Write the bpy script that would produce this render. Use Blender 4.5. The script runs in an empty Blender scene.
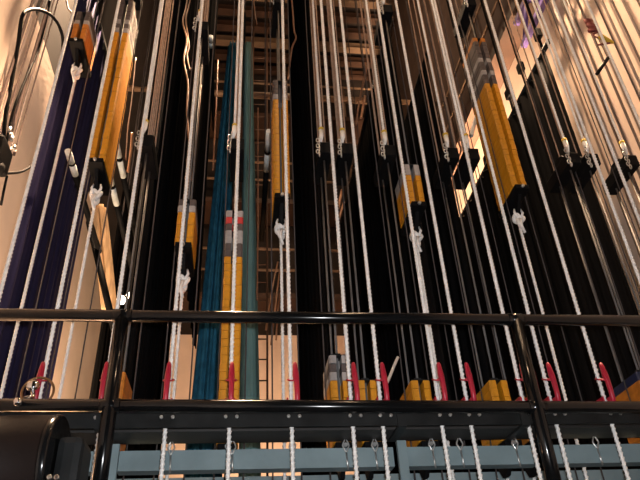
import bpy, bmesh, math, random
from mathutils import Vector, Matrix
random.seed(7)
C = bpy.context.scene.collection
PI = math.pi
CZ = 1.6                                   # eye height
# ------------------------------------------------------------------ camera frame
F = 650.0
XA = Vector((0.99270368, -0.02392963, 0.11818113))     # world X, Y, Z seen in (right, up, forward)
YA = Vector((-0.11137864, -0.55748297, 0.82268313))
ZA = Vector((-0.04619747, 0.82984342, 0.55608065))
def P(px, py, Y):
    c = Vector((px - 320, 240 - py, F))
    d = Vector((XA.dot(c), YA.dot(c), ZA.dot(c)))
    d *= Y / d.y
    return Vector((d.x, d.y, d.z + CZ))
def PX(px, py, X):
    c = Vector((px - 320, 240 - py, F))
    d = Vector((XA.dot(c), YA.dot(c), ZA.dot(c)))
    d *= X / d.x
    return Vector((d.x, d.y, d.z + CZ))

# ------------------------------------------------------------------ materials
def mat(name, col, rough=0.6, metal=0.0, var=0.0, scale=8.0, bump=0.0, bscale=60.0, stretch=(1, 1, 1), spec=0.5, sheen=0.0, emit=None):
    m = bpy.data.materials.new(name); m.use_nodes = True
    nt = m.node_tree; b = nt.nodes['Principled BSDF']
    b.inputs['Base Color'].default_value = (*col, 1)
    b.inputs['Roughness'].default_value = rough
    b.inputs['Metallic'].default_value = metal
    b.inputs['Specular IOR Level'].default_value = spec
    if sheen: b.inputs['Sheen Weight'].default_value = sheen
    tc = nt.nodes.new('ShaderNodeTexCoord'); mp = nt.nodes.new('ShaderNodeMapping')
    mp.inputs['Scale'].default_value = stretch
    nt.links.new(tc.outputs['Object'], mp.inputs['Vector'])
    if var:
        n = nt.nodes.new('ShaderNodeTexNoise'); n.inputs['Scale'].default_value = scale; n.inputs['Detail'].default_value = 6
        r = nt.nodes.new('ShaderNodeValToRGB')
        r.color_ramp.elements[0].position = .3; r.color_ramp.elements[1].position = .7
        r.color_ramp.elements[0].color = (*[c * (1 - var) for c in col], 1)
        r.color_ramp.elements[1].color = (*[min(1, c * (1 + var)) for c in col], 1)
        nt.links.new(mp.outputs['Vector'], n.inputs['Vector'])
        nt.links.new(n.outputs['Fac'], r.inputs['Fac']); nt.links.new(r.outputs['Color'], b.inputs['Base Color'])
    if bump:
        n2 = nt.nodes.new('ShaderNodeTexNoise'); n2.inputs['Scale'].default_value = bscale; n2.inputs['Detail'].default_value = 4
        bp = nt.nodes.new('ShaderNodeBump'); bp.inputs['Strength'].default_value = bump; bp.inputs['Distance'].default_value = .01
        nt.links.new(mp.outputs['Vector'], n2.inputs['Vector'])
        nt.links.new(n2.outputs['Fac'], bp.inputs['Height']); nt.links.new(bp.outputs['Normal'], b.inputs['Normal'])
    if emit:
        b.inputs['Emission Color'].default_value = (*emit[0], 1); b.inputs['Emission Strength'].default_value = emit[1]
    return m
M = dict(
    rope=mat('white_rope', (.72, .71, .69), .85, var=.12, scale=25),
    pipe=mat('black_gloss_paint', (.004, .0042, .0045), .16, var=.3, scale=6, bump=.015, bscale=12, spec=.28),
    black=mat('black_steel', (.006, .006, .0065), .55, var=.3, scale=10, spec=.04),
    dark=mat('dark_steel', (.012, .013, .0135), .45, var=.35, scale=9, bump=.06, bscale=30, spec=.1),
    rod=mat('bare_steel_rod', (.11, .107, .105), .65, 0, var=.2, spec=.2),
    wire=mat('steel_cable', (.34, .215, .14), .7, 0, var=.25, scale=20),
    guide=mat('dull_guide_wire', (.06, .05, .047), .7, 0, spec=.2),
    grey=mat('grey_blue_paint', (.17, .225, .24), .6, var=.15, scale=5, bump=.1, bscale=30, spec=.2),
    wood=mat('dark_board', (.013, .011, .010), .6, var=.4, scale=5, stretch=(1, 6, 6), bump=.1),
    red=mat('red_handle', (.36, .008, .028), .38, var=.1),
    yellow=mat('yellow_weight_paint', (.52, .215, .006), .5, var=.18, scale=14, bump=.2, bscale=50),
    rust=mat('orange_weight_paint', (.42, .14, .012), .6, var=.3, scale=14, bump=.2, bscale=50),
    wgrey=mat('light_grey_weight', (.30, .28, .27), .6, var=.25, scale=15, bump=.2),
    wdark=mat('bare_iron_weight', (.075, .058, .055), .6, var=.3, scale=15, bump=.2),
    wred=mat('red_weight_paint', (.48, .03, .03), .5, var=.15, scale=14),
    blkcloth=mat('black_velour', (.006, .006, .0065), .95, var=.3, scale=7, stretch=(4, 4, .15), bump=.1, spec=.02),
    bluecloth=mat('navy_velour', (.022, .020, .056), .95, var=.25, scale=6, stretch=(4, 4, .15), bump=.1, spec=.1),
    teal=mat('teal_cloth', (.020, .115, .195), .9, var=.35, scale=22, stretch=(1, 1, .6), bump=.3, spec=.15),
    teal2=mat('grey_teal_cloth', (.115, .225, .235), .9, var=.12, scale=10, stretch=(1, 1, .3), spec=.15),
    tan=mat('tan_muslin', (.52, .34, .19), .9, var=.3, scale=9, stretch=(3, 3, .4), spec=.1),
    cream=mat('cream_plaster', (.73, .58, .48), .8, var=.07, scale=2.5, bump=.25, bscale=18, spec=.2),
    lpipe=mat('light_grey_paint', (.62, .68, .70), .6, var=.15, scale=12),
    conduit=mat('grey_conduit', (.30, .24, .21), .6, 0, var=.15),
    dconduit=mat('dark_conduit', (.14, .10, .085), .6, 0, var=.15),
    brown=mat('brown_steel', (.045, .020, .011), .6, var=.3, scale=3),
    brown2=mat('pale_brown_steel', (.17, .105, .065), .6, var=.2, scale=3),
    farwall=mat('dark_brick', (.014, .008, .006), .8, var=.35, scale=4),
    copper=mat('copper_cable', (.42, .22, .12), .4, .2, var=.2),
    purple=mat('purple_paint', (.10, .06, .26), .5, var=.15),
    white=mat('pale_glint', (.62, .58, .52), .6, var=.1),  # pale colour stands in for the specular glint on two cables
    chrome=mat('chrome', (.75, .75, .75), .12, 1.0, var=.05),
    brass=mat('brown_brass', (.20, .11, .05), .35, .7, var=.2),
    drum=mat('brown_black_drum', (.008, .0045, .0038), .55, spec=.15, var=.25, scale=5, bump=.08),
    strap=mat('dark_red_strap', (.13, .025, .025), .7, var=.3),
    ystrap=mat('yellow_strap', (.48, .36, .03), .7, var=.2),
    tape=mat('yellow_tape', (.55, .38, .04), .6, var=.1),
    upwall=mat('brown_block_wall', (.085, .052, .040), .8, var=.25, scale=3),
    wnavy=mat('navy_weight_paint', (.01, .016, .05), .5, var=.2),
    cable2=mat('brown_cable', (.16, .075, .04), .5, var=.3, scale=12),
    bulb=mat('lit_bulb', (1, .9, .8), .4, emit=((1, .78, .62), 14)),
    bolt=mat('bright_zinc_bolt', (.55, .55, .54), .3, .8, var=.1),
    stage=mat('stage_boards', (.03, .022, .018), .6, var=.3, scale=4, stretch=(1, 8, 1)),
)

# ------------------------------------------------------------------ mesh helpers
class MB:
    def __init__(s): s.bm = bmesh.new()
    def box(s, lo, hi, bev=0.0):
        lo = Vector(lo); hi = Vector(hi); c = (lo + hi) / 2; d = hi - lo
        g = bmesh.ops.create_cube(s.bm, size=1)
        for v in g['verts']: v.co = Vector((v.co.x * d.x, v.co.y * d.y, v.co.z * d.z)) + c
        if bev:
            es = {e for v in g['verts'] for e in v.link_edges}
            bmesh.ops.bevel(s.bm, geom=list(es), offset=bev, segments=2, affect='EDGES', profile=.6)
        return s
    def tube(s, pts, r, n=8, caps=True, closed=False):
        pts = [Vector(p) for p in pts]; N = len(pts)
        rs = r if isinstance(r, (list, tuple)) else [r] * N
        rings = []; up = None
        for i, p in enumerate(pts):
            if closed: t = pts[(i + 1) % N] - pts[i - 1]
            else: t = pts[min(i + 1, N - 1)] - pts[max(i - 1, 0)]
            if t.length < 1e-9: t = Vector((0, 0, 1))
            t.normalize()
            if up is None:
                up = Vector((0, 0, 1)) if abs(t.z) < .9 else Vector((0, 1, 0))
            a = t.cross(up)
            if a.length < 1e-6: a = t.orthogonal()
            a.normalize(); b = t.cross(a).normalized(); up = -b if up.dot(-b) > 0 else b
            rings.append([s.bm.verts.new(p + (a * math.cos(2 * PI * k / n) + b * math.sin(2 * PI * k / n)) * rs[i]) for k in range(n)])
        m = N if closed else N - 1
        for i in range(m):
            A = rings[i]; B = rings[(i + 1) % N]
            for k in range(n):
                f = s.bm.faces.new((A[k], A[(k + 1) % n], B[(k + 1) % n], B[k])); f.smooth = True
        if caps and not closed:
            s.bm.faces.new(list(reversed(rings[0]))); s.bm.faces.new(rings[-1])
        return s
    def rope(s, a, b, r=.0125, pitch=.075, dz=.012):
        a = Vector(a); b = Vector(b); L = (b - a).length; n = max(2, int(L / dz)); K = 9; rings = []
        for i in range(n + 1):
            p = a.lerp(b, i / n); ph = 2 * PI * (i / n * L) / pitch
            ring = []
            for k in range(K):
                t = 2 * PI * k / K
                rr = r * (0.86 + .20 * math.cos(3 * t))
                ring.append(s.bm.verts.new(p + Vector((math.cos(t + ph), math.sin(t + ph), 0)) * rr))
            rings.append(ring)
        for A, B in zip(rings, rings[1:]):
            for k in range(K):
                f = s.bm.faces.new((A[k], A[(k + 1) % K], B[(k + 1) % K], B[k])); f.smooth = True
        s.bm.faces.new(list(reversed(rings[0]))); s.bm.faces.new(rings[-1])
        return s
    def prism(s, poly, lo, hi, axis=2, bev=0.0):
        def mk(u, v, w):
            return Vector((u, v, w)) if axis == 2 else (Vector((u, w, v)) if axis == 1 else Vector((w, u, v)))
        A = [s.bm.verts.new(mk(u, v, lo)) for u, v in poly]; B = [s.bm.verts.new(mk(u, v, hi)) for u, v in poly]
        n = len(poly); fs = []
        for k in range(n): fs.append(s.bm.faces.new((A[k], A[(k + 1) % n], B[(k + 1) % n], B[k])))
        fs.append(s.bm.faces.new(list(reversed(A)))); fs.append(s.bm.faces.new(B))
        bmesh.ops.recalc_face_normals(s.bm, faces=fs)
        if bev:
            es = [e for f in fs[-2:] for e in f.edges]
            bmesh.ops.bevel(s.bm, geom=list(set(es)), offset=bev, segments=1, affect='EDGES')
        return s
    def lathe(s, prof, origin, axis, n=32):
        axis = Vector(axis).normalized(); a = axis.orthogonal().normalized(); b = axis.cross(a); o = Vector(origin); rings = []
        for h, r in prof:
            rings.append([s.bm.verts.new(o + axis * h + (a * math.cos(2 * PI * k / n) + b * math.sin(2 * PI * k / n)) * max(r, 1e-4)) for k in range(n)])
        for A, B in zip(rings, rings[1:]):
            for k in range(n):
                f = s.bm.faces.new((A[k], A[(k + 1) % n], B[(k + 1) % n], B[k])); f.smooth = True
        s.bm.faces.new(list(reversed(rings[0]))); s.bm.faces.new(rings[-1])
        return s
    def build(s, name, m, parent=None, off=None, recalc=True):
        me = bpy.data.meshes.new(name)
        if recalc: bmesh.ops.recalc_face_normals(s.bm, faces=s.bm.faces[:])
        if off is not None: bmesh.ops.translate(s.bm, verts=s.bm.verts[:], vec=-Vector(off))
        s.bm.to_mesh(me); s.bm.free(); me.materials.append(m)
        o = bpy.data.objects.new(name, me); C.objects.link(o)
        if parent is not None: o.parent = parent
        elif off is not None: o.location = off
        return o
def tag(o, label, cat, group=None, kind=None):
    o['label'] = label; o['category'] = cat
    if group: o['group'] = group
    if kind: o['kind'] = kind
    return o
def thing(name, label, cat, loc=(0, 0, 0), group=None):
    o = bpy.data.objects.new(name, None); C.objects.link(o); o.location = loc; o.empty_display_size = .1
    return tag(o, label, cat, group)
def struct(o):
    o['kind'] = 'structure'; return o
def part(mb, name, m, root):                 # mesh given in world coordinates, stored relative to the thing's base
    return mb.build(name, m, root, off=root.location)

# ------------------------------------------------------------------ setting
XL, XR, YF, GZ = -2.02, 3.62, 12.0, 15.0
SLAB = CZ + .42
struct(MB().box((XL - .2, -2.5, -.1), (XR + .2, YF + .2, 0)).build('floor', M['stage']))
struct(MB().box((XL - .2, 2.35, SLAB - .15), (XR, 4.05, SLAB)).build('trim_1', M['dark']))      # fly gallery deck
# cream walls with board seams, upstage wall (left in view) and proscenium wall (right in view)
ZUL = 7.0
w = MB().box((XL - .2, -2.5, 0), (XL, YF, ZUL)).build('wall_left', M['cream']); struct(w)
struct(MB().box((XL - .2, -2.5, ZUL), (XL, YF, GZ + 1)).build('wall_left_upper', M['farwall']))
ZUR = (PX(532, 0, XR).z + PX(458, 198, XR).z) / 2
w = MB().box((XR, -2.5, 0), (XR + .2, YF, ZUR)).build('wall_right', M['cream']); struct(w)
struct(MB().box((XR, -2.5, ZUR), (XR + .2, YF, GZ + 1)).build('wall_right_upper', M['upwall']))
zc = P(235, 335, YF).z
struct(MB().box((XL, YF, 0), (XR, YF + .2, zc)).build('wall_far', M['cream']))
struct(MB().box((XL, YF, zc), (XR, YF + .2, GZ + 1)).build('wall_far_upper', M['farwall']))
struct(MB().box((XL - .2, -2.5, GZ + .45), (XR + .2, YF + .2, GZ + .6)).build('ceiling', M['farwall']))
# gridiron beams
k = 0
y = 3.6
while y < YF:
    b = MB().box((XL, y, GZ), (XR, y + .09, GZ + .22)).box((XL, y - .05, GZ - .02), (XR, y + .14, GZ)).build('grid_beam', M['brown2'] if k % 3 == 1 else M['brown'])
    tag(b, 'brown steel gridiron beam spanning high over the stage', 'beam', 'gridiron beams overhead')
    y += .46; k += 1
# galleries on the far wall: slabs with rails
for i, (zz, nm, lab) in enumerate(((P(235, 318, YF).z, 'far_gallery', 'lowest dark walkway across the far wall just above the cream band'),
                               (P(235, 225, YF).z, 'far_gallery', 'middle dark walkway across the far wall behind the drapes'),
                               (P(235, 140, YF).z, 'far_gallery', 'highest dark walkway across the far wall under the grid'))):
    t = thing(nm, lab, 'walkway', (.8, YF - .4, zz))
    part(MB().box((XL + .02, YF - .85, zz), (XR - .02, YF - .01, zz + .12)), 'deck', M['brown'], t)
    for h in (.55, 1.05):
        part(MB().tube([(XL + .02, YF - .8, zz + .12 + h), (XR - .02, YF - .8, zz + .12 + h)], .03), 'rail', M['brown2'], t)
    for xx in (-1.2, 0, 1.2, 2.4):
        part(MB().tube([(xx, YF - .8, zz + .12), (xx, YF - .8, zz + 1.2)], .025), 'post', M['brown2'], t)
# pale pipe crossing below the grid
z1 = P(100, 87, 8.0).z
tag(MB().tube([(XL, 8.0, z1), (XR - .01, 8.0, z1)], .05, 10).build('cross_pipe', M['brown2']), 'pale horizontal pipe crossing behind the tall yellow stack, upper left', 'pipe')
# ladder by the teal drape
a = P(258, 330, 9.0)
t = thing('ladder', 'thin ladder rising beside the pale teal drape in the dark', 'ladder', (a.x, 9, a.z))
for dx in (-.14, .14):
    part(MB().tube([(a.x + dx, 9, 0), (a.x + dx, 9, GZ)], .016, 6), 'stile', M['brown'], t)
for i in range(26):
    part(MB().tube([(a.x - .14, 9, a.z - 1.8 + i * .33), (a.x + .14, 9, a.z - 1.8 + i * .33)], .011, 6), 'rung', M['brown'], t)

# ------------------------------------------------------------------ guard rail in front
YP = 3.0
t = thing('guard_rail', 'glossy black pipe guard rail crossing in front of the ropes', 'railing', (.44, YP, SLAB))
R_ = .031
z_top = P(320, 317.8, YP).z; mL = P(0, 405.5, YP).z; mR = P(640, 407.5, YP).z
part(MB().tube([(-2.0, YP, z_top), (XR - .1, YP, z_top)], R_, 20), 'top_rail', M['pipe'], t)
mz = lambda x: mL + (mR - mL) * (x + 1.08) / 3.1
part(MB().tube([(-2.0, YP, mz(-2.0)), (XR - .1, YP, mz(XR - .1))], R_, 20), 'mid_rail', M['pipe'], t)
for xx in (-.588, 1.470):
    part(MB().tube([(xx, YP, SLAB), (xx, YP, z_top)], R_ + .003, 20), 'post', M['pipe'], t)
    for zz in (z_top, mz(xx)):
        part(MB().tube([(xx - .045, YP, zz), (xx + .045, YP, zz)], R_ + .003, 20), 'coupling', M['pipe'], t)
    part(MB().box((xx - .07, YP - .07, SLAB), (xx + .07, YP + .07, SLAB + .012)), 'base_plate', M['pipe'], t)

# ------------------------------------------------------------------ locking rail and channels
zt, zb = CZ + 1.118, CZ + 1.014
t = thing('locking_rail', 'long black steel locking rail that holds the rope locks', 'rail', (.5, 3.2, zb))
part(MB().box((-1.98, 3.125, zb), (XR - .05, 3.137, zt)), 'front_plate', M['dark'], t)
part(MB().box((-1.98, 3.125, zt), (XR - .05, 3.148, zt + .01)), 'front_lip', M['dark'], t)
part(MB().box((-1.98, 3.192, zb), (XR - .05, 3.37, zb + .012)), 'bottom_board', M['wood'], t)
part(MB().box((-1.98, 3.37, zb), (XR - .05, 3.385, zt)), 'rear_plate', M['dark'], t)
for xx in (P(402, 425, 3.125).x, P(100, 425, 3.125).x, 1.45):
    part(MB().box((xx - .022, 3.113, zb - .01), (xx + .022, 3.125, zt)), 'splice_plate', M['dark'], t)
    part(MB().box((xx - .022, 3.125, zb - .012), (xx + .022, 3.36, zb)), 'splice_strap', M['dark'], t)
# rail stands below
def zat(py, Y, px=300): return P(px, py, Y).z
c_hi, c_lo = zat(448.5, 3.37), zat(466.5, 3.37)
segs = [(20, 94, 'left'), (118, 394, 'middle'), (408, 537, 'right'), (553, 660, 'far right')]
for i, (p0, p1, nm) in enumerate(segs):
    x0, x1 = P(p0, 458, 3.37).x, P(p1, 458, 3.37).x
    lab = {'left': 'short grey steel channel behind the winch, left of the post', 'middle': 'longest grey steel channel below the locking rail, between the left post and the grey stand',
           'right': 'grey steel channel below the rail, just left of the right post', 'far right': 'grey steel channel below the rail, right of the right post'}[nm]
    o = MB().prism([(3.37, c_lo), (3.378, c_lo - .0), (3.378, c_hi - .008), (3.45, c_hi - .008), (3.45, c_hi), (3.37, c_hi)], x0, x1, 0).box((x0, 3.37, c_lo - .008), (x1, 3.45, c_lo)).build('grey_channel', M['grey'])
    tag(o, lab, 'steel channel', 'grey channels under the locking rail')
l_hi = zat(475.5, 3.78)
x0, x1 = P(116, 478, 3.78).x, P(660, 478, 3.78).x
tag(MB().box((x0, 3.79, SLAB), (x0 + .05, 3.84, l_hi - .02)).box((x1 - .06, 3.79, SLAB), (x1 - .01, 3.84, l_hi - .02)).box((x0, 3.78, l_hi - .13), (x1, 3.79, l_hi)).box((x0, 3.79, l_hi - .01), (x1, 3.85, l_hi)).build('lower_channel', M['grey']), 'lower grey steel channel along the bottom edge, behind the back ropes', 'steel channel')
for px, nm, lab in ((113, 'rail_stand', 'grey upright just right of the left guard rail post'), (403, 'rail_stand', 'grey upright under the locking rail splice, middle right')):
    p = P(px, 465, 3.36)
    tag(MB().box((p.x - .024, 3.335, SLAB), (p.x + .024, 3.365, zb - .012)).box((p.x - .05, 3.30, SLAB), (p.x + .05, 3.37, SLAB + .01)).build(nm, M['grey']), lab, 'stand')

# ------------------------------------------------------------------ counterweight sets
XS0, SP = -.042, .1528
YR, YA_ = 3.17, 3.55                       # front hand rope, arbor
def sx(i): return XS0 + SP * i
ARL = 2.10
ZPARK = CZ + 3.11 - ARL
# weights
def weight_mesh(h):
    w_, d_, sw, sd = .055, .15, .0155, .085
    poly = [(-w_, -d_ + .008), (-w_ + .008, -d_), (-sw, -d_), (-sw, -d_ + sd), (sw, -d_ + sd), (sw, -d_), (w_ - .008, -d_), (w_, -d_ + .008),
            (w_, d_ - .008), (w_ - .008, d_), (sw, d_), (sw, d_ - sd), (-sw, d_ - sd), (-sw, d_), (-w_ + .008, d_), (-w_, d_ - .008)]
    return MB().prism(poly, 0, h - .0015, 2, bev=.0015)
wproto = {}
def weight(kind, x, z, h, label, group):
    key = (kind, h)
    if key not in wproto:
        o = weight_mesh(h).build('counterweight', M[kind]); wproto[key] = o
    else:
        o = wproto[key].copy(); C.objects.link(o)
    o.location = (x + random.uniform(-.0012, .0012), YA_ + random.uniform(-.003, .003), z)
    o.rotation_euler = (0, 0, random.uniform(-.004, .004))
    tag(o, label, 'weight', group)
def knot(parent, p, big=1.0, tail=True):
    pts = []
    for k in range(40):
        t_ = 2 * PI * k / 40
        q = Vector((math.sin(t_) + 2 * math.sin(2 * t_), (math.cos(t_) - 2 * math.cos(2 * t_)) , -math.sin(3 * t_)))
        pts.append(Vector(p) + Vector((q.x * .0095, q.z * .012, q.y * .015)) * big)
    mb = MB().tube(pts, .0105 * big, 8, closed=True)
    if tail:
        for s_ in (-1, 1):
            mb.tube([Vector(p) + Vector((s_ * .012, -.01, .01)), Vector(p) + Vector((s_ * .03, -.02, .05)), Vector(p) + Vector((s_ * .022, -.015, .085))], [.010, .009, .006], 7)
        mb.tube([Vector(p) + Vector((.004, -.02, .0)), Vector(p) + Vector((-.01, -.03, -.06)), Vector(p) + Vector((.008, -.02, -.12))], [.011, .0105, .010], 7)
    return part(mb, 'knot', M['rope'], parent)
def chain_mb(p, n=7, lean=.0):
    mb = MB()
    for i in range(n):
        c = Vector(p) + Vector((lean * i + .006 * (-1) ** i, 0, -.026 * i))
        pts = [c + (Vector((math.cos(t) * .010, 0, math.sin(t) * .018)) if i % 2 else Vector((0, math.cos(t) * .010, math.sin(t) * .018))) for t in [2 * PI * q / 10 for q in range(10)]]
        mb.tube(pts, .0042, 5, closed=True)
    return mb
# index: (bottom py of the weights or None if parked, list of (kind,count), where it is)
H = .05
SETS = {
 -8: (54, [('rust', 4), ('wgrey', 1), ('wdark', 2)], 'far left, in front of the navy drape'),
 -6: (168, [('yellow', 26), ('wgrey', 1), ('wdark', 1), ('wgrey', 1), ('wdark', 5)], 'tall raised stack left of the left post'),
 -4: (None, [('rust', 8)], 'behind the left guard rail post'),
 -2: (247, [('yellow', 5), ('wgrey', 1), ('wdark', 1)], 'short raised stack left of the teal drape'),
  0: (None, [('yellow', 23), ('wdark', 2), ('wgrey', 2), ('wdark', 1), ('wred', 1), ('wgrey', 1)], 'in front of the teal drape'),
  2: (196, [('yellow', 18), ('wgrey', 1), ('wdark', 3)], 'raised stack right of the teal drape'),
  4: (None, [('yellow', 7), ('wgrey', 1), ('wdark', 1), ('wgrey', 1)], 'low stack with grey weights on top'),
  5: (None, [('yellow', 7)], 'low plain stack second right of the teal drape'),
  7: (None, [('yellow', 7)], 'low stack beside the paired ropes'),
  8: (200, [('yellow', 5), ('wgrey', 2)], 'short raised stack right of centre'),
  10: (None, [('yellow', 7)], 'low stack left of the right post'),
  11: (None, [('rust', 5)], 'hidden behind the right post'),
  13: (179, [('yellow', 21), ('wdark', 2), ('wgrey', 1), ('wdark', 2), ('wgrey', 1), ('wdark', 4), ('rust', 1)], 'largest raised stack, upper right'),
  16: (None, [('rust', 7), ('wnavy', 1)], 'low stack at the right edge'),
  17: (None, [('yellow', 6)], 'parked second from the right wall'),
  19: (None, [('yellow', 6)], 'parked nearest the right wall'),
}
ordn = {-8: 'leftmost raised', -6: 'tall raised', -4: 'left-post', -2: 'short raised left', 0: 'teal-front', 2: 'raised centre', 4: 'grey-topped low', 5: 'low plain', 7: 'low mid-right', 8: 'short raised right', 10: 'low right', 11: 'post-hidden', 13: 'large raised right', 16: 'right-edge', 17: 'right wall inner', 19: 'right wall outer'}
rope_label = {
 -8: 'white hand rope nearest the left edge of the picture, in front of the navy drape',
 -6: 'white hand rope knotted under the tall yellow stack, red lock left of the left post',
 -4: 'white hand rope running down behind the left guard rail post',
 -2: 'white hand rope of the short raised yellow stack just right of the left post',
 0: 'white hand rope hanging in front of the teal drapes',
 2: 'white hand rope knotted under the raised stack right of the teal drapes',
 4: 'white hand rope in front of the grey-topped low stack',
 5: 'white hand rope just right of the plain low stack at centre right',
 7: 'white hand rope left of the raised stack right of centre, close to its knotted neighbour',
 8: 'white hand rope knotted under the short raised stack right of centre',
 10: 'white hand rope left of the right post, beside the low yellow stack',
 11: 'white hand rope just right of the right post with a red lock',
 13: 'white hand rope knotted under the largest yellow stack, rightmost red lock',
 16: 'white hand rope leaving the right edge beside the right-hand black drape',
 17: 'white hand rope against the cream right wall, left one of the last two',
 19: 'white hand rope at the far upper right corner',
}
ZTOP = GZ
for i, (py, stack, where) in SETS.items():
    x = sx(i); xa = x - .012
    zb_ = P(300, py, YA_ - .15).z if py else ZPARK
    zt_ = zb_ + ARL
    on = ordn[i]
    t = thing('arbor', 'black counterweight arbor, ' + where, 'arbor', (xa, YA_, zb_), 'counterweight arbors')
    # bottom plate and tapering tail
    part(MB().box((xa - .05, YA_ - .18, zb_ - .04), (xa + .05, YA_ + .18, zb_), bev=.006), 'bottom_plate', M['black'], t)
    part(MB().prism([(YA_ - .12, zb_ - .04), (YA_ + .12, zb_ - .04), (YA_ + .03, zb_ - .15), (YA_ - .03, zb_ - .15)], xa - .012, xa + .012, 0), 'tail_bracket', M['black'], t)
    part(MB().lathe([(-.012, .011), (.012, .011)], (xa, YA_ - .183, zb_ - .02), (0, 1, 0), 10), 'bolt', M['bolt'], t)
    part(MB().box((xa - .048, YA_ - .18, zt_ - .10), (xa + .048, YA_ + .18, zt_), bev=.006), 'top_plate', M['black'], t)
    part(MB().prism([(YA_ - .12, zt_), (YA_ + .12, zt_), (YA_ + .05, zt_ + .08), (YA_ - .05, zt_ + .08)], xa - .012, xa + .012, 0), 'top_bracket', M['black'], t)
    for yy in (-.095, .095):
        part(MB().tube([(xa, YA_ + yy, zb_), (xa, YA_ + yy, zt_ - .10)], .0066, 8), 'rod', M['rod'], t)
    part(chain_mb((xa - .045, YA_ - .19, zt_ + .03), 7, -.001), 'chain', M['bolt'], t)
    # weights
    z = zb_ + .0005; pos = 0
    for kind, n in stack:
        cname = {'yellow': 'yellow', 'rust': 'orange', 'wgrey': 'light grey', 'wdark': 'bare dark iron', 'wred': 'red', 'wnavy': 'navy'}[kind]
        for k in range(n):
            weight(kind, xa, z, H, '%s counterweight brick, %s' % (cname, {'far left, in front of the navy drape': 'in the leftmost raised arbor by the navy drape'}.get(where, 'in the arbor: ' + where)), '%s weights, %s' % (cname, where))
            z += H
    if stack: part(MB().box((xa - .045, YA_ - .14, z + .002), (xa + .045, YA_ + .14, z + .008)).box((xa - .02, YA_ - .105, z + .008), (xa + .02, YA_ - .085, z + .03)), 'spreader_plate', M['dark'], t)
    # hand rope: front line, line above arbor, line below arbor
    r = thing('hand_rope', rope_label[i], 'rope', (x, YR, SLAB), 'hand ropes')
    part(MB().rope((x, YR, SLAB + .01), (x, YR, ZTOP)), 'front_line', M['rope'], r)
    ya = YA_
    if py:
        kz = zb_ - .21
        part(MB().rope((xa, ya, SLAB + .01), (xa, ya, kz), .0115), 'lower_line', M['rope'], r)
        knot(r, (xa, ya - .012, kz + .02), 1.25)
    else:
        part(MB().rope((xa, ya, SLAB + .01), (xa, ya, zb_ - .16), .0115), 'lower_line', M['rope'], r)
    part(MB().rope((xa - .02, ya - .17, zt_ + .10), (xa - .012, ya - .16, ZTOP), .0105), 'upper_line', M['rope'], r)
    part(MB().tube([(xa - .02, ya - .17, zt_ + .12), (xa - .021, ya - .175, zt_ + .06), (xa - .03, ya - .182, zt_ - .0)], [.018, .017, .010], 8), 'rope_end', M['rope'], r)
    part(MB().tube([(xa - .0195, ya - .17, zt_ + .118), (xa - .0198, ya - .17, zt_ + .138)], .0195, 10), 'yellow_tape', M['tape'], r)
    # lift lines
    for k, (dx, dy) in enumerate(((.012, -.12), (-.012, -.06), (.014, 0.0), (-.010, .06), (.012, .12))):
        if i >= 16 and k % 2: continue
        o = MB().tube([(xa + dx, YA_ + dy, zt_ + .001 if abs(dy) > .06 else zt_ + .085), (xa + dx, YA_ + dy, ZTOP)], .0055, 6).build('lift_line', M['wire'], off=(xa + dx, YA_ + dy, zt_))
        tag(o, 'steel lift cable rising from the arbor: ' + where, 'cable', 'lift lines of the arbor, ' + where)

# rope locks with red handles
lock_label = {-6: 'red handled rope lock in front of the navy drape beside the round lamp', -4: 'red handled rope lock half hidden by the left post', -2: 'red handled rope lock left of the teal drape',
 0: 'red handled rope lock in front of the teal drapes and yellow stack', 2: 'red handled rope lock right of the pale teal drape', 4: 'red handled rope lock in front of the grey-topped low stack',
 5: 'red handled rope lock right of the plain low stack', 7: 'red handled rope lock at the pair of close ropes', 8: 'red handled rope lock right of the pair of close ropes',
 10: 'dark red rope lock close on the left of the right post', 11: 'red handled rope lock just right of the right post', 13: 'rightmost red handled rope lock',
 -8: 'rope lock beyond the left edge'}
for i, lab in lock_label.items():
    x = sx(i); z0 = zt + .012
    t = thing('rope_lock', lab, 'rope lock', (x, YR, z0), 'rope locks on the locking rail')
    b = MB()
    for s_ in (-1, 1): b.box((x + s_ * .021 - .004, 3.14, z0), (x + s_ * .021 + .004, 3.215, z0 + .035), bev=.002)
    b.box((x - .025, 3.208, z0), (x + .025, 3.216, z0 + .03))
    part(b, 'lock_body', M['red'], t)
    lean = 0.0
    xo = .028 if i >= 2 else (-.008 if i < -1 else .004)
    zh = z0 + .19
    part(MB().tube([(x + xo, 3.138, z0 - .02), (x + xo, 3.133, z0 + .06), (x + xo * .9, 3.131, z0 + .12), (x + xo * .8, 3.133, z0 + .15), (x + xo * .75, 3.138, z0 + .21), (x + xo * .75, 3.139, z0 + .222)],
                   [.0125, .0135, .0145, .0165, .0115, .007], 12), 'handle', M['red'], t)
    pts = [(x + math.cos(q) * .026 + xo * .35, YR + math.sin(q) * .036 - .012, z0 + .135 + .018 * math.sin(q)) for q in [2 * PI * k / 24 for k in range(24)]]
    part(MB().tube(pts, .0045, 6, closed=True), 'lock_ring', M['red'], t)
    for s_ in (-1, 1):
        part(MB().lathe([(0, .009), (.008, .009), (.009, .007)], (x + s_ * .027 + .008, 3.125, CZ + 1.063), (0, -1, 0), 6), 'bolt', M['bolt'], t)
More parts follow.
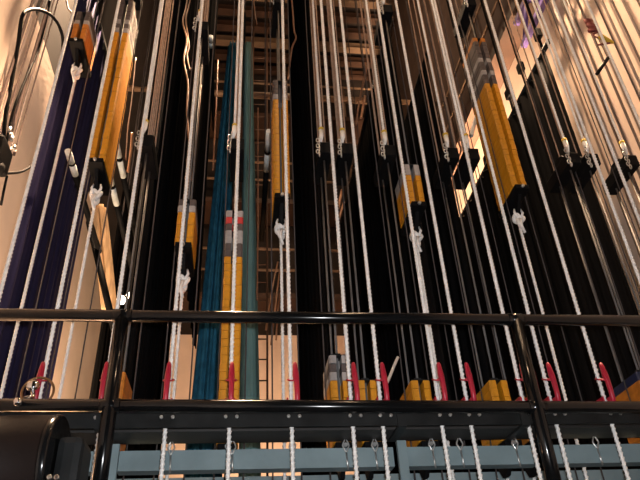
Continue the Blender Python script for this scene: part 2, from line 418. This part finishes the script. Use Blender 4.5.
# eye pins hanging beside ropes
pin_lab = {-2: 'wire eye loop beside the rope right of the left post, below the rail', 0: 'wire eye loop beside the middle rope below the rail', 2: 'wire eye loop beside the rope right of the teal drape, below the rail', 4: 'wire eye pin below the rail, left of the splice, first of the pair',
 5: 'wire eye pin below the rail close left of the splice', 7: 'wire eye pin below the rail close right of the splice', 8: 'wire eye pin below the rail, second right of the splice', 10: 'wire eye pin below the rail left of the right post', 13: 'wire eye pin below the rail at far right'}
for i, lab in pin_lab.items():
    x = sx(i) - (.012 if i > 3 else -.016); Y = 3.355
    z1 = zb - .002
    t = thing('eye_pin', lab, 'eye pin', (x, Y, z1), 'eye pins under the locking rail')
    d = [(x, Y, z1), (x - .014, Y, z1 - .03), (x - .017, Y, z1 - .04), (x - .003, Y, z1 - .07), (x, Y, z1 - .075), (x + .003, Y, z1 - .07), (x + .017, Y, z1 - .04), (x + .014, Y, z1 - .03)]
    d = [(q[0], q[1] - .0, q[2] + .012) for q in d]
    part(MB().tube(d, .0045, 6, closed=True), 'eye', M['bolt'], t)
    part(MB().tube([(x, Y, z1 - .062), (x + .004, Y, z1 - .15)], .005, 6), 'stem', M['bolt'], t)
# guide wires between sets
for i in range(-8, 20):
    x = sx(i) + SP / 2
    o = MB().tube([(x, YA_ - .02, SLAB), (x, YA_ - .02, GZ)], .0042, 6).build('guide_wire', M['guide'], off=(x, YA_, SLAB))
    tag(o, 'thin dull steel guide wire standing between the counterweight sets', 'wire', 'arbor guide wires')

# ------------------------------------------------------------------ drapes
def drape(name, m, x, y0, y1, ztop, label, zbot=.05, fold=.17, amp=.035, cat='drape'):
    L = y1 - y0; ny = max(24, int(L / fold * 10)); nz = 14
    bm = bmesh.new(); rows = []
    ph = random.random() * 6
    for j in range(nz + 1):
        z = zbot + (ztop - zbot) * j / nz; row = []
        for q in range(ny + 1):
            u = q / ny; yy = y0 + L * u
            a = amp * (1 - .35 * j / nz)
            dx = a * math.sin(2 * PI * yy / fold + ph + .5 * math.sin(yy * 3.1) + .08 * j) + .4 * a * math.sin(2 * PI * yy / (fold * .43) + 1.3 + .05 * j)
            row.append(bm.verts.new((x + dx, yy + .25 * a * math.sin(4 * PI * yy / fold), z)))
        rows.append(row)
    for A, B in zip(rows, rows[1:]):
        for q in range(ny):
            f = bm.faces.new((A[q], A[q + 1], B[q + 1], B[q])); f.smooth = True
    bmesh.ops.translate(bm, verts=bm.verts[:], vec=(-x, -y0, 0))
    me = bpy.data.meshes.new(name); bm.to_mesh(me); bm.free(); me.materials.append(m)
    o = bpy.data.objects.new(name, me); C.objects.link(o); o.location = (x, y0, 0)
    s = o.modifiers.new('thick', 'SOLIDIFY'); s.thickness = .008
    tag(o, label, cat)
    return o
def batten(x, y0, y1, z, label, r=.026, m='dark', stub=0.0, lines=()):
    t = thing('pipe_batten', label, 'batten', (x, y0, z), 'pipe battens')
    part(MB().tube([(x, y0 + stub, z), (x, y1, z)], r, 12), 'pipe', M[m], t)
    if stub:
        part(MB().tube([(x, y0, z), (x, y0 + stub * .48, z)], r, 12).tube([(x, y0 + stub * .53, z), (x, y0 + stub, z)], r, 12), 'painted_end', M['lpipe'], t)
        part(MB().tube([(x, y0 + stub * .47, z), (x, y0 + stub * .54, z)], r * 1.12, 12), 'clamp_band', M['black'], t)
    for yy in lines:
        part(MB().tube([(x, yy, z + r), (x, yy, GZ)], .007, 6), 'hanging_cable', M['guide'], t)
def ratio(px, py): p = P(px, py, 1); return p.x
def dr(name, m, near, far, ztop, label, Y0=4.3, y1=None, lines=None, bat=None, **k):
    x = P(near[0], near[1], Y0).x
    if y1 is None: y1 = x / ratio(*far)
    o = drape(name, M[m], x, Y0, y1, ztop, label, **k)
    batten(x, Y0 - .1, y1 + .3, ztop + .03, bat or ('dark batten carrying the ' + label.split(',')[0])[:90], lines=lines or (Y0 + .2, (Y0 + y1) / 2, y1))
    return x
zD4 = P(394, 27, 4.3).z; zD7 = P(549, 50, 4.3).z
dr('navy_drape', 'bluecloth', (39, 150), (96, 150), P(92, 95, 5.8).z + .35, 'dark navy blue drape hanging along the left cream wall')
dr('black_leg_drape', 'blkcloth', (146, 200), (181.5, 200), 11.5, 'black drape just right of the left guard rail post')
dr('black_leg_drape', 'blkcloth', (191, 200), (205, 200), 11.5, 'narrow black drape between the short raised stack and the teal drape', zbot=P(188, 338, 5.6).z, amp=.012)
dr('black_leg_drape', 'blkcloth', (325, 250), (297, 250), 11.5, 'tall black drape right of the raised centre stack')
dr('black_leg_drape', 'blkcloth', (418, 200), (337, 200), zD4, 'black drape with its sloping top edge showing, centre right')
dr('black_leg_drape', 'blkcloth', (462, 235), (420, 235), P(425, 60, 4.6).z, 'black drape behind the short raised stack right of centre', Y0=4.6)
x7 = dr('black_leg_drape', 'blkcloth', (583, 153), (455, 300), zD7, 'wide black drape beside the cream right wall', lines=(4.5, 5.2, 5.9, 6.6, 7.3))
# gathered bundles
def bundle(name, m, cx, cy, ztop, zbot, wt, wb, dt, db, label, folds=9, amp=.16, xoff=0.0):
    n = 72; nz = 24; bm = bmesh.new(); rows = []
    for j in range(nz + 1):
        u = j / nz; z = ztop + (zbot - ztop) * u
        wx = wt + (wb - wt) * u; wy = dt + (db - dt) * u
        row = []
        for q in range(n):
            t = 2 * PI * q / n
            rr = 1 + amp * math.sin(folds * t + .6 * math.sin(2.3 * u)) + .4 * amp * math.sin(folds * 2.3 * t + 1 + u)
            row.append(bm.verts.new((xoff * u + wx * rr * math.cos(t), wy * rr * math.sin(t), z - zbot)))
        rows.append(row)
    for A, B in zip(rows, rows[1:]):
        for q in range(n):
            f = bm.faces.new((A[q], B[q], B[(q + 1) % n], A[(q + 1) % n])); f.smooth = True
    bm.faces.new(rows[0]); bm.faces.new(list(reversed(rows[-1])))
    bmesh.ops.recalc_face_normals(bm, faces=bm.faces[:])
    me = bpy.data.meshes.new(name); bm.to_mesh(me); bm.free(); me.materials.append(m)
    o = bpy.data.objects.new(name, me); C.objects.link(o); o.location = (cx, cy, zbot)
    return tag(o, label, 'drape')
YT = 5.4
tl_t, tr_t = P(228, 50, YT), P(238, 50, YT); tl_b, tr_b = P(194, 395, YT), P(224, 395, YT)
slope = lambda a, b: (a.z - b.z)
zt2, zb2 = tl_t.z, .05
def ext(a, b, z): return a.x + (b.x - a.x) * (z - a.z) / (b.z - a.z)
lB, rB = ext(tl_t, tl_b, zb2), ext(tr_t, tr_b, zb2)
bundle('teal_drape', M['teal'], (tl_t.x + tr_t.x) / 2, YT, zt2, zb2, (tr_t.x - tl_t.x) / 2 * .92, (rB - lB) / 2 * .95, .14, .3, 'teal blue drape gathered into heavy folds behind the red-capped yellow stack', folds=11, xoff=(lB + rB) / 2 - (tl_t.x + tr_t.x) / 2)
YT2 = 5.0
a, b = P(243.5, 48, YT2), P(252.5, 48, YT2); c, d = P(239, 395, YT2), P(259.5, 395, YT2)
lB, rB = ext(a, c, zb2), ext(b, d, zb2)
bundle('pale_teal_drape', M['teal2'], (a.x + b.x) / 2, YT2, a.z, zb2, (b.x - a.x) / 2 * .95, (rB - lB) / 2 * .95, .10, .16, 'smooth pale grey teal drape beside the folded teal one', folds=5, amp=.06, xoff=(lB + rB) / 2 - (a.x + b.x) / 2)
batten(-.05, 4.9, 6.4, zt2 + .05, 'dark batten above the two teal drapes', lines=(5.0, 5.7, 6.3))
# tan gathered muslin
Ym = 5.9
a, b, c, d = P(92, 207, Ym), P(105, 207, Ym), P(103, 312, Ym), P(116, 312, Ym)
zb3 = P(107, 313, Ym).z
bundle('tan_muslin', M['tan'], (a.x + b.x) / 2, Ym, a.z, zb3, (b.x - a.x) / 2, (d.x - c.x) / 2, .06, .08, 'tan muslin bundle hanging below the tall yellow stack', folds=5, amp=.32, xoff=(c.x + d.x - a.x - b.x) / 2)
o_ = MB().tube([(0, 0, 0), (0, 0, GZ - a.z)], .008, 6).build('hanging_cord', M['guide'], bpy.data.objects['tan_muslin']); o_.location = (0, 0, a.z - zb3)
a, b = P(89, 222, 5.6), P(111.5, 318, 5.6)
b = a + (b - a) * 1.2
t = thing('leaning_pole', 'black leaning pole in front of the cream wall below the tall stack', 'pole', b)
part(MB().tube([a, b], .032, 10), 'pole', M['black'], t)
for e_ in (a.lerp(b, .04), a.lerp(b, .97)): part(MB().tube([e_, (e_.x, e_.y, GZ)], .006, 6), 'hanging_cable', M['black'], t)
# dark drape closing right of the cream patch
dr('dark_back_drape', 'blkcloth', (111, 270), (130, 270), P(118, 175, 7).z, 'distant black drape behind the left guard rail post', Y0=7.0, y1=9.2)

# batten ends painted light grey
for p, Yb, st, lab in (((68, 151), 4.15, .30, 'light grey batten end in front of the navy drape'), ((115, 138), 4.3, .52, 'upper light grey batten end right of the tall yellow stack'),
                   ((107, 165), 4.42, .56, 'lower light grey batten end right of the tall yellow stack'), ((269, 131), 4.3, .55, 'long light grey batten end left of the raised centre stack'),
                   ((211, 36), 4.3, .14, 'short light grey batten end high left of the teal drape'), ((375, 80), 4.3, .09, 'pale batten end beside the sloping black drape')):
    q = P(p[0], p[1], Yb)
    batten(q.x, Yb, Yb + st + 1.2, q.z, lab, r=.027 if st > .2 else .02, stub=st, m='black', lines=(Yb + st + .3,))

# ------------------------------------------------------------------ right wall: walkway, truss, conduits, hanging kit
s1, s2 = P(545, 0, 4.6), P(460, 225, 4.6)
zs = ZUR
t = thing('side_walkway', 'narrow dark brown walkway running along above the cream right wall', 'walkway', (XR - .15, 6, zs))
part(MB().box((XR - .30, 3.0, zs), (XR - .002, 11.5, zs + .10)), 'deck', M['brown'], t)
for h in (.5, 1.0): part(MB().tube([(XR - .28, 3.0, zs + .1 + h), (XR - .28, 11.5, zs + .1 + h)], .022, 8), 'rail', M['brown2'], t)
for yy in (3.4, 4.6, 6.0, 7.4, 8.8, 10.2):
    part(MB().tube([(XR - .28, yy, zs + .1), (XR - .28, yy, zs + 1.1)], .02, 8), 'post', M['brown'], t)
# purple lattice girder
yt0, yt1 = 3.7, 4.95
g = P(541, 8, 4.4)
t = thing('lattice_girder', 'purple steel lattice girder high beside the right wall', 'girder', (g.x, yt0, g.z))
for dz in (0, .42): part(MB().box((g.x - .035, yt0, g.z + dz - .03), (g.x + .035, yt1, g.z + dz + .03)), 'chord', M['purple'], t)
yy = yt0; s_ = 0
while yy < yt1 - .2:
    z0, z1 = (g.z, g.z + .42) if s_ % 2 == 0 else (g.z + .42, g.z)
    part(MB().tube([(g.x, yy, z0), (g.x, yy + .3, z1)], .03, 8), 'web_bar', M['purple'], t)
    yy += .3; s_ += 1
for yy in (yt0 + .1, yt1 - .1): part(MB().tube([(g.x, yy, g.z + .45), (g.x, yy, GZ)], .012, 6), 'hanger', M['black'], t)
# dark hangers with clamps crossing the cream gap
for k, (px, py, Yh) in enumerate(((537, 33, 4.5), (520, 66, 4.9), (508, 92, 5.3), (499, 120, 5.8), (486, 158, 6.4), (474, 195, 7.0))):
    q = P(px, py, Yh)
    t = thing('hanger_cable', 'dark hanger cable with a clamp in the cream gap above the wide black drape', 'cable', (q.x, Yh, zD7 + .06), 'hangers above the wide black drape')
    part(MB().tube([(q.x, Yh, zD7 - .2), (q.x, Yh, GZ)], .016, 8), 'cable', M['black'], t)
    part(MB().box((q.x - .03, Yh - .05, q.z - .10), (q.x + .03, Yh + .05, q.z + .03), bev=.01), 'clamp', M['black'], t)
# white box lights hanging by the gap
for k, (px, py, Yh) in enumerate(((494, 60, 5.6), (517, 90, 5.0))):
    q = P(px, py, Yh)
# conduits on right wall
cons = [(566, .009, 'c'), (575, .014, 'c'), (585, .006, 'd'), (592, .009, 'd'), (603, .010, 'd'), (611, .015, 'c'), (622, .006, 'd'), (629, .010, 'c'), (640, .008, 'd'), (652, .010, 'c'), (668, .008, 'd')]
for k, (px, r, m) in enumerate(cons):
    xw = XR - r - .012 - .05 * (k % 3)
    q = PX(px, 60, xw)
    o = MB().tube([(q.x, q.y, 1.0), (q.x, q.y, GZ)], r * 1.25, 8).build('wall_cable', M['conduit' if m == 'c' else 'dconduit'], off=(q.x, q.y, 1.0))
    tag(o, 'long vertical cable running up the cream right wall', 'cable', 'cables up the right wall')
# hanging straps and rod
q = P(590, 27, 3.75)
t = thing('strap_bundle', 'dark red strap bundle with a yellow strap, hanging before the right wall', 'strap', q)
pts = [q + Vector((.03 * math.sin(k * 2.1) + .01 * k / 3, .02 * math.cos(k * 1.7), .10 - .017 * k)) for k in range(12)]
part(MB().tube(pts, [.012, .03, .035, .028, .036, .03, .034, .028, .03, .02, .014, .012], 8), 'red_strap', M['strap'], t)
e = P(598, 38, 3.75); e2 = P(609, 44, 3.75); e3 = P(601, 45, 3.75)
part(MB().tube([pts[-1], (pts[-1] + e) / 2 + Vector((0, 0, -.015)), e], .008, 7), 'tie', M['strap'], t)
part(MB().tube([e, P(602, 37, 3.75), P(611, 42, 3.75), P(614, 43, 3.75)], [.012, .026, .02, .008], 8), 'yellow_strap', M['ystrap'], t)
part(MB().tube([P(598, 45, 3.75), P(603, 44, 3.75), P(610, 43, 3.75)], [.008, .012, .008], 8), 'red_end', M['strap'], t)
part(MB().tube([pts[0], (pts[0].x, 3.75, GZ)], .005, 6), 'suspension_line', M['dconduit'], t)
a, b = P(608, 58, 3.75), P(597, 74, 3.75)
t = thing('hanging_rod', 'short black rod hanging under the strap bundle', 'rod', b)
part(MB().tube([a, b], .017, 10), 'rod', M['black'], t)
part(MB().tube([a, e], .005, 6), 'cord', M['dconduit'], t)

# ------------------------------------------------------------------ left wall: hose arch, junction box, conduits
def wl(px, py, off=.06): return PX(px, py, XL + off)
def spline(pts, n=8):
    out = []
    Q = [pts[0]] + list(pts) + [pts[-1]]
    for i in range(1, len(Q) - 2):
        p0, p1, p2, p3 = [Vector(q) for q in Q[i - 1:i + 3]]
        for k in range(n):
            t = k / n
            out.append(.5 * ((2 * p1) + (p2 - p0) * t + (2 * p0 - 5 * p1 + 4 * p2 - p3) * t * t + (3 * p1 - p0 - 3 * p2 + p3) * t ** 3))
    out.append(Vector(pts[-1])); return out
arch = [wl(2, 168), wl(5, 120), wl(11, 85), (wl(18, 45)), wl(22, 17), wl(29, 10), wl(40, 10), wl(52, 16), wl(60, 28), wl(63, 45), wl(59, 75)]
tag(MB().tube(spline(arch), .017, 10).build('cable_loop', M['black']), 'thick black cable arched over the conduits at upper left', 'cable')
tag(MB().tube(spline([wl(50, 0), wl(46, 20), wl(38, 50), wl(26, 78), wl(13, 112), wl(5, 150)]), .012, 8).build('sagging_cable', M['black']), 'black cable slanting down across the conduits to the wall box, upper left', 'cable')
for k, (px, py0, py1, r, m) in enumerate(((33, 0, 140, .012, 'd'), (37, 0, 148, .009, 'c'), (43, 0, 140, .008, 'd'), (50, -5, 136, .016, 'd'), (54, -5, 150, .008, 'c'), (58, -5, 152, .007, 'd'))):
    q = wl(px, 0, .05); 
    yb = q.y
    # vertical conduit passing through this pixel column at the top of the frame
    zbot_ = P(0, 0, yb).z
    zb_c = P(0, py1, yb).z
    o = MB().tube([(q.x, yb, zb_c), (q.x, yb, GZ)], r * 1.1, 8).lathe([(0, r * 1.7), (.06, r * 1.7)], (q.x, yb, zb_c - .03), (0, 0, 1), 10).build('wall_conduit', M['conduit' if m == 'c' else 'dconduit'], off=(q.x, yb, zb_c))
    tag(o, 'vertical conduit on the cream left wall under the arched cable', 'conduit', 'conduits on the left wall')
bx = wl(5, 158, .1)
t = thing('wall_box', 'black wall box with a rounded lid at the left edge', 'box', (XL, bx.y, bx.z))
part(MB().box((XL + .0, bx.y - .16, bx.z - .13), (XL + .12, bx.y + .10, bx.z + .12), bev=.03), 'housing', M['black'], t)
part(MB().lathe([(0, .07), (.05, .075), (.09, .05)], (XL + .06, bx.y - .03, bx.z - .10), (0, .1, -1), 20), 'cap', M['black'], t)
part(MB().tube(spline([(XL + .07, bx.y + .02, bx.z - .15), wl(20, 172), wl(31, 166), wl(38, 158), wl(44, 150)]), .012, 8), 'flex_cable', M['black'], t)
part(MB().tube([wl(7, 176), wl(4, 190), wl(1, 205)], .011, 8), 'drop_cable', M['black'], t)
for k in range(3):
    p_ = wl(9 + 2.3 * k, 132 + 9 * k, .1)
    part(MB().lathe([(0, .014), (.05, .014)], p_, (0, 0, 1), 8), 'fitting', M['bolt'], t)

# ------------------------------------------------------------------ winch at lower left, lamp at rail
YW = 2.62
rw = .19
dz_ = P(30, 421, YW).z
zc_ = dz_ - rw * .93
x1 = P(57, 440, YW).x
t = thing('winch', 'dark brown winch drum with motor at the lower left corner', 'winch', ((x1 - 1.2) / 2, YW, SLAB))
part(MB().lathe([(-1.0, rw), (x1 - .01, rw)] if False else [(0, rw * .99), (.004, rw), (.75, rw)], (x1 - .76, YW, zc_), (1, 0, 0), 56), 'drum', M['drum'], t)
part(MB().lathe([(0, rw * 1.0), (.004, rw * 1.005), (.022, rw * 1.005), (.03, rw * .98)], (x1 - .008, YW, zc_), (1, 0, 0), 56), 'flange', M['pipe'], t)
m0, m1 = x1 + .022, P(85, 455, YW - .02).x
zm = P(75, 437, YW - .05).z
part(MB().box((m0, YW - .08, SLAB + .05), (m1, YW + .12, zm), bev=.03), 'motor_housing', M['dark'], t)
for px in (50, 57):
    q = P(px, 478, YW - rw)
    part(MB().lathe([(0, .010), (.01, .010), (.013, .006)], (q.x, YW - rw - .002, q.z), (0, -1, 0), 10), 'bolt', M['chrome'], t)
for xx in (x1 - .7, x1 - .12):
    part(MB().prism([(YW - .2, SLAB), (YW + .2, SLAB), (YW + .1, zc_ - .1), (YW - .1, zc_ - .1)], xx - .02, xx + .02, 0), 'cradle', M['dark'], t)
# round lamp clamped by the rail
q = P(38, 392, 3.09)
t = thing('clamp_lamp', 'round brass rimmed lamp clamped to the mid rail by the first red lock', 'lamp', (q.x, 3.09, q.z))
pts = [(q.x + math.cos(k) * .072, 3.085, q.z + math.sin(k) * .07) for k in [2 * PI * j / 40 for j in range(40)]]
part(MB().tube(pts, .006, 8, closed=True), 'rim', M['brass'], t)
part(MB().lathe([(-.0, .02), (.012, .03), (.026, .03), (.036, .02), (.04, .002)], (q.x - .03, 3.11, q.z + .028), (0, -1, .3), 20), 'bulb', M['chrome'], t)
part(MB().tube([(q.x - .028, 3.09, q.z + .02), (q.x - .012, 3.07, q.z - .03), (q.x - .034, 3.03, q.z - .055)], .011, 8), 'arm', M['chrome'], t)
part(MB().lathe([(0, .014), (.015, .02), (.028, .018), (.036, .006)], (q.x - .037, 2.975, P(31, 403, 2.97).z), (0, -1, 0), 16), 'clamp_knob', M['chrome'], t)

# lit work lamp beyond the left post
q = P(121, 300, 6.3)
t = thing('work_lamp', 'small glowing lamp just above the top rail at the left post', 'lamp', q)
part(MB().lathe([(-.05, .01), (-.035, .035), (0, .05), (.035, .035), (.05, .01)], q, (0, 0, 1), 16), 'bulb', M['bulb'], t)
part(MB().lathe([(-.04, .005), (-.02, .022), (0, .03), (.02, .022), (.04, .005)], q + Vector((.075, 0, .06)), (.4, 0, 1), 16), 'second_bulb', M['bulb'], t)
part(MB().tube([q + Vector((0, .02, .05)), q + Vector((.02, .05, .5)), (q.x + .02, q.y + .05, GZ)], .01, 6), 'cord', M['black'], t)
part(MB().tube([q + Vector((0, .02, .04)), q + Vector((.075, 0, .10))], .012, 6), 'socket', M['black'], t)

# ------------------------------------------------------------------ loose coppery cables
def hang(pts, Y, r, label, m='cable2', group=None):
    tag(MB().tube(spline([P(px, py, Y) for px, py in pts]), r, 7).build('hanging_cable', M[m]), label, 'cable', group)
hang([(189, -12), (186, 8), (183, 22), (187, 40), (184, 60), (188, 84), (187, 112), (189, 140)], 4.15, .008, 'twisted brown cable dangling high left of the teal drape')
hang([(192, -10), (189, 6), (186, 20), (189, 45), (187, 55), (190, 70)], 4.2, .007, 'shorter brown cable twisted beside the dangling one at upper left')
hang([(253, -5), (255, 15), (257, 24)], 4.6, .008, 'short curled cable end at the top, right of the teal drape')
hang([(291, -8), (293, 15), (294, 30), (296, 38), (292, 48), (289, 70), (288, 80)], 4.1, .009, 'brown cable curling behind the raised centre stack at top')
hang([(278, 262), (273, 285), (269, 309), (266, 330)], 5.0, .009, 'coppery cable slanting right of the pale teal drape, leftmost of three', 'copper')
hang([(281, 262), (278, 285), (275, 310), (271, 345)], 5.0, .009, 'coppery cable slanting right of the pale teal drape, middle of three', 'copper')
hang([(283, 270), (281, 290), (278, 312), (276, 340)], 5.0, .008, 'coppery cable slanting right of the pale teal drape, rightmost of three', 'copper')
hang([(258, 108), (258, 160), (258, 230), (257, 300)], 4.7, .008, 'coppery vertical cable beside the pale teal drape')
hang([(201, 85), (197, 130), (193, 175), (191, 180)], 4.2, .009, 'coppery cable right of the short raised left stack')
hang([(218, 60), (216, 110), (213, 170)], 4.2, .007, 'thin coppery cable along the left of the teal drape')
hang([(342, 190), (338, 208), (336, 220)], 4.2, .012, 'short bright cable loop behind the plain low stack rope', 'copper')
hang([(344, 202), (340, 215), (338, 226)], 4.2, .010, 'second short cable loop just below the bright one', 'copper')
hang([(367, 66), (363, 84), (359, 104), (356, 125)], 4.2, .010, 'coppery cable slanting across the sloping black drape corner')
hang([(365, 96), (363, 108), (361, 118)], 4.15, .012, 'bright cable tail at the sloping black drape corner', 'copper')
hang([(398, 357), (394, 366), (390, 376), (386, 385)], 4.0, .010, 'bright pale bar slanting right of the fifth red lock', 'white')
hang([(478, 112), (474, 124), (471, 136)], 4.0, .020, 'bright pale cable tail left of the largest yellow stack', 'white')
hang([(462, 132), (459, 142), (461, 150), (458, 158)], 4.0, .009, 'curled copper cable at the twin arbor tops')
hang([(136, 58), (132, 100), (128, 130), (126, 160)], 4.8, .009, 'brown cable right of the tall yellow stack')
hang([(132, 133), (131, 150), (129, 165), (128, 172)], 4.5, .012, 'bright coppery cable end right of the tall yellow stack', 'copper')
hang([(108, -5), (98, 8), (102, 30), (108, 55)], 5.4, .018, 'black brace cable crossing behind the tall stack at top', 'black')
hang([(66, -2), (68, 8), (72, 14), (74, 30)], 4.3, .010, 'frayed grey rope end beside the leftmost raised arbor', 'conduit')

# ------------------------------------------------------------------ lights
def light(name, kind, loc, power, col, size=.1, target=None, spot=None):
    l = bpy.data.lights.new(name, kind); l.energy = power; l.color = col
    if kind == 'AREA': l.size = size
    else: l.shadow_soft_size = size
    o = bpy.data.objects.new(name, l); C.objects.link(o); o.location = loc
    if target is not None: o.rotation_euler = (Vector(target) - Vector(loc)).to_track_quat('-Z', 'Y').to_euler()
    if spot: l.spot_size = spot; l.spot_blend = 1.0
    return o
WARM = (1.0, .66, .40)
light('flash', 'POINT', (.05, -.02, CZ + .07), 330, (.95, .97, 1.0), .02)
light('work_light_gallery', 'POINT', (.8, 1.2, 7.4), 170, WARM, .15)
light('work_light_top', 'POINT', (1.5, 3.0, 10.5), 190, WARM, .15)
light('fill_left_top', 'SPOT', (-1.84, 4.6, 10.5), 16000, WARM, .1, (-2.2, 4.2, 4.5), .9)  # unseen fill added high up to brighten the left wall
light('fill_left_low', 'SPOT', (-1.82, 4.5, 1.6), 3000, WARM, .1, (-2.02, 4.2, 4.8), 2.0)  # added fill from below for the lower part of the left wall
light('fill_right_top', 'SPOT', (3.36, 4.1, 11.0), 24000, WARM, .1, (3.85, 3.3, 5.5), .75)  # unseen fill added overhead to lift the right wall
light('fill_right_low', 'SPOT', (3.25, 3.85, 1.2), 450, WARM, .1, (3.62, 3.5, 6.0), 1.2)  # weak fill added low down for the right wall
light('fill_right_upstage', 'SPOT', (3.32, 6.3, 5.0), 8000, WARM, .1, (3.62, 8.0, 8.8), 1.3)  # fill added behind the wide drape to brighten the cream band
light('fill_right_edge', 'SPOT', (2.55, 3.92, 9.6), 1050, WARM, .1, (3.62, 4.2, 6.0), 1.0)  # fill added for the wall strip the wide drape shadows
light('fill_right_wall', 'SPOT', (1.0, 3.95, 7.6), 170, WARM, .1, (3.62, 3.5, 5.6), 1.3)  # fill added behind the arbors to brighten the right wall
light('fill_left_wall', 'SPOT', (.3, 4.05, 7.4), 1000, WARM, .1, (-2.02, 3.85, 4.6), .9)  # fill added behind the arbors to brighten the left wall
light('fill_right_gap', 'SPOT', (3.34, 5.2, 5.9), 1900, WARM, .1, (3.62, 6.0, 8.2), 1.3)  # extra fill added for the near part of the cream gap
light('fill_right_far', 'SPOT', (3.36, 7.0, 4.6), 6500, WARM, .1, (3.62, 9.5, 8.6), 1.4)  # extra fill added for the far part of the cream gap
light('fill_far_wall', 'SPOT', (.4, 9.0, 3.2), 700, WARM, .2, (.4, 12, 4.4), 1.9)  # fill added to brighten the low cream part of the far wall
light('fill_upstage', 'SPOT', (-1.42, 5.6, 1.2), 3200, WARM, .1, (-2.0, 7.0, 5.5), 1.3)  # hidden fill added for the cream patch and muslin past the navy drape
light('work_light_grid', 'POINT', (.8, 7.5, 12.0), 170, WARM, .2)
w = bpy.data.worlds.new('loft_air'); bpy.context.scene.world = w; w.use_nodes = True
w.node_tree.nodes['Background'].inputs[0].default_value = (.10, .07, .05, 1); w.node_tree.nodes['Background'].inputs[1].default_value = .06

# ------------------------------------------------------------------ camera
cam = bpy.data.cameras.new('camera'); cam.lens = 36.0 * F / 640; cam.sensor_width = 36; cam.clip_end = 100
co = bpy.data.objects.new('camera', cam); C.objects.link(co)
Rm = Matrix(((XA.x, XA.y, -XA.z), (YA.x, YA.y, -YA.z), (ZA.x, ZA.y, -ZA.z)))
co.matrix_world = Matrix.Translation((0, 0, CZ)) @ Rm.to_4x4()
S = bpy.context.scene; S.camera = co
S.view_settings.view_transform = 'Standard'; S.view_settings.look = 'None'; S.view_settings.gamma = 1; S.view_settings.exposure = 0
S.view_settings.use_curve_mapping = False
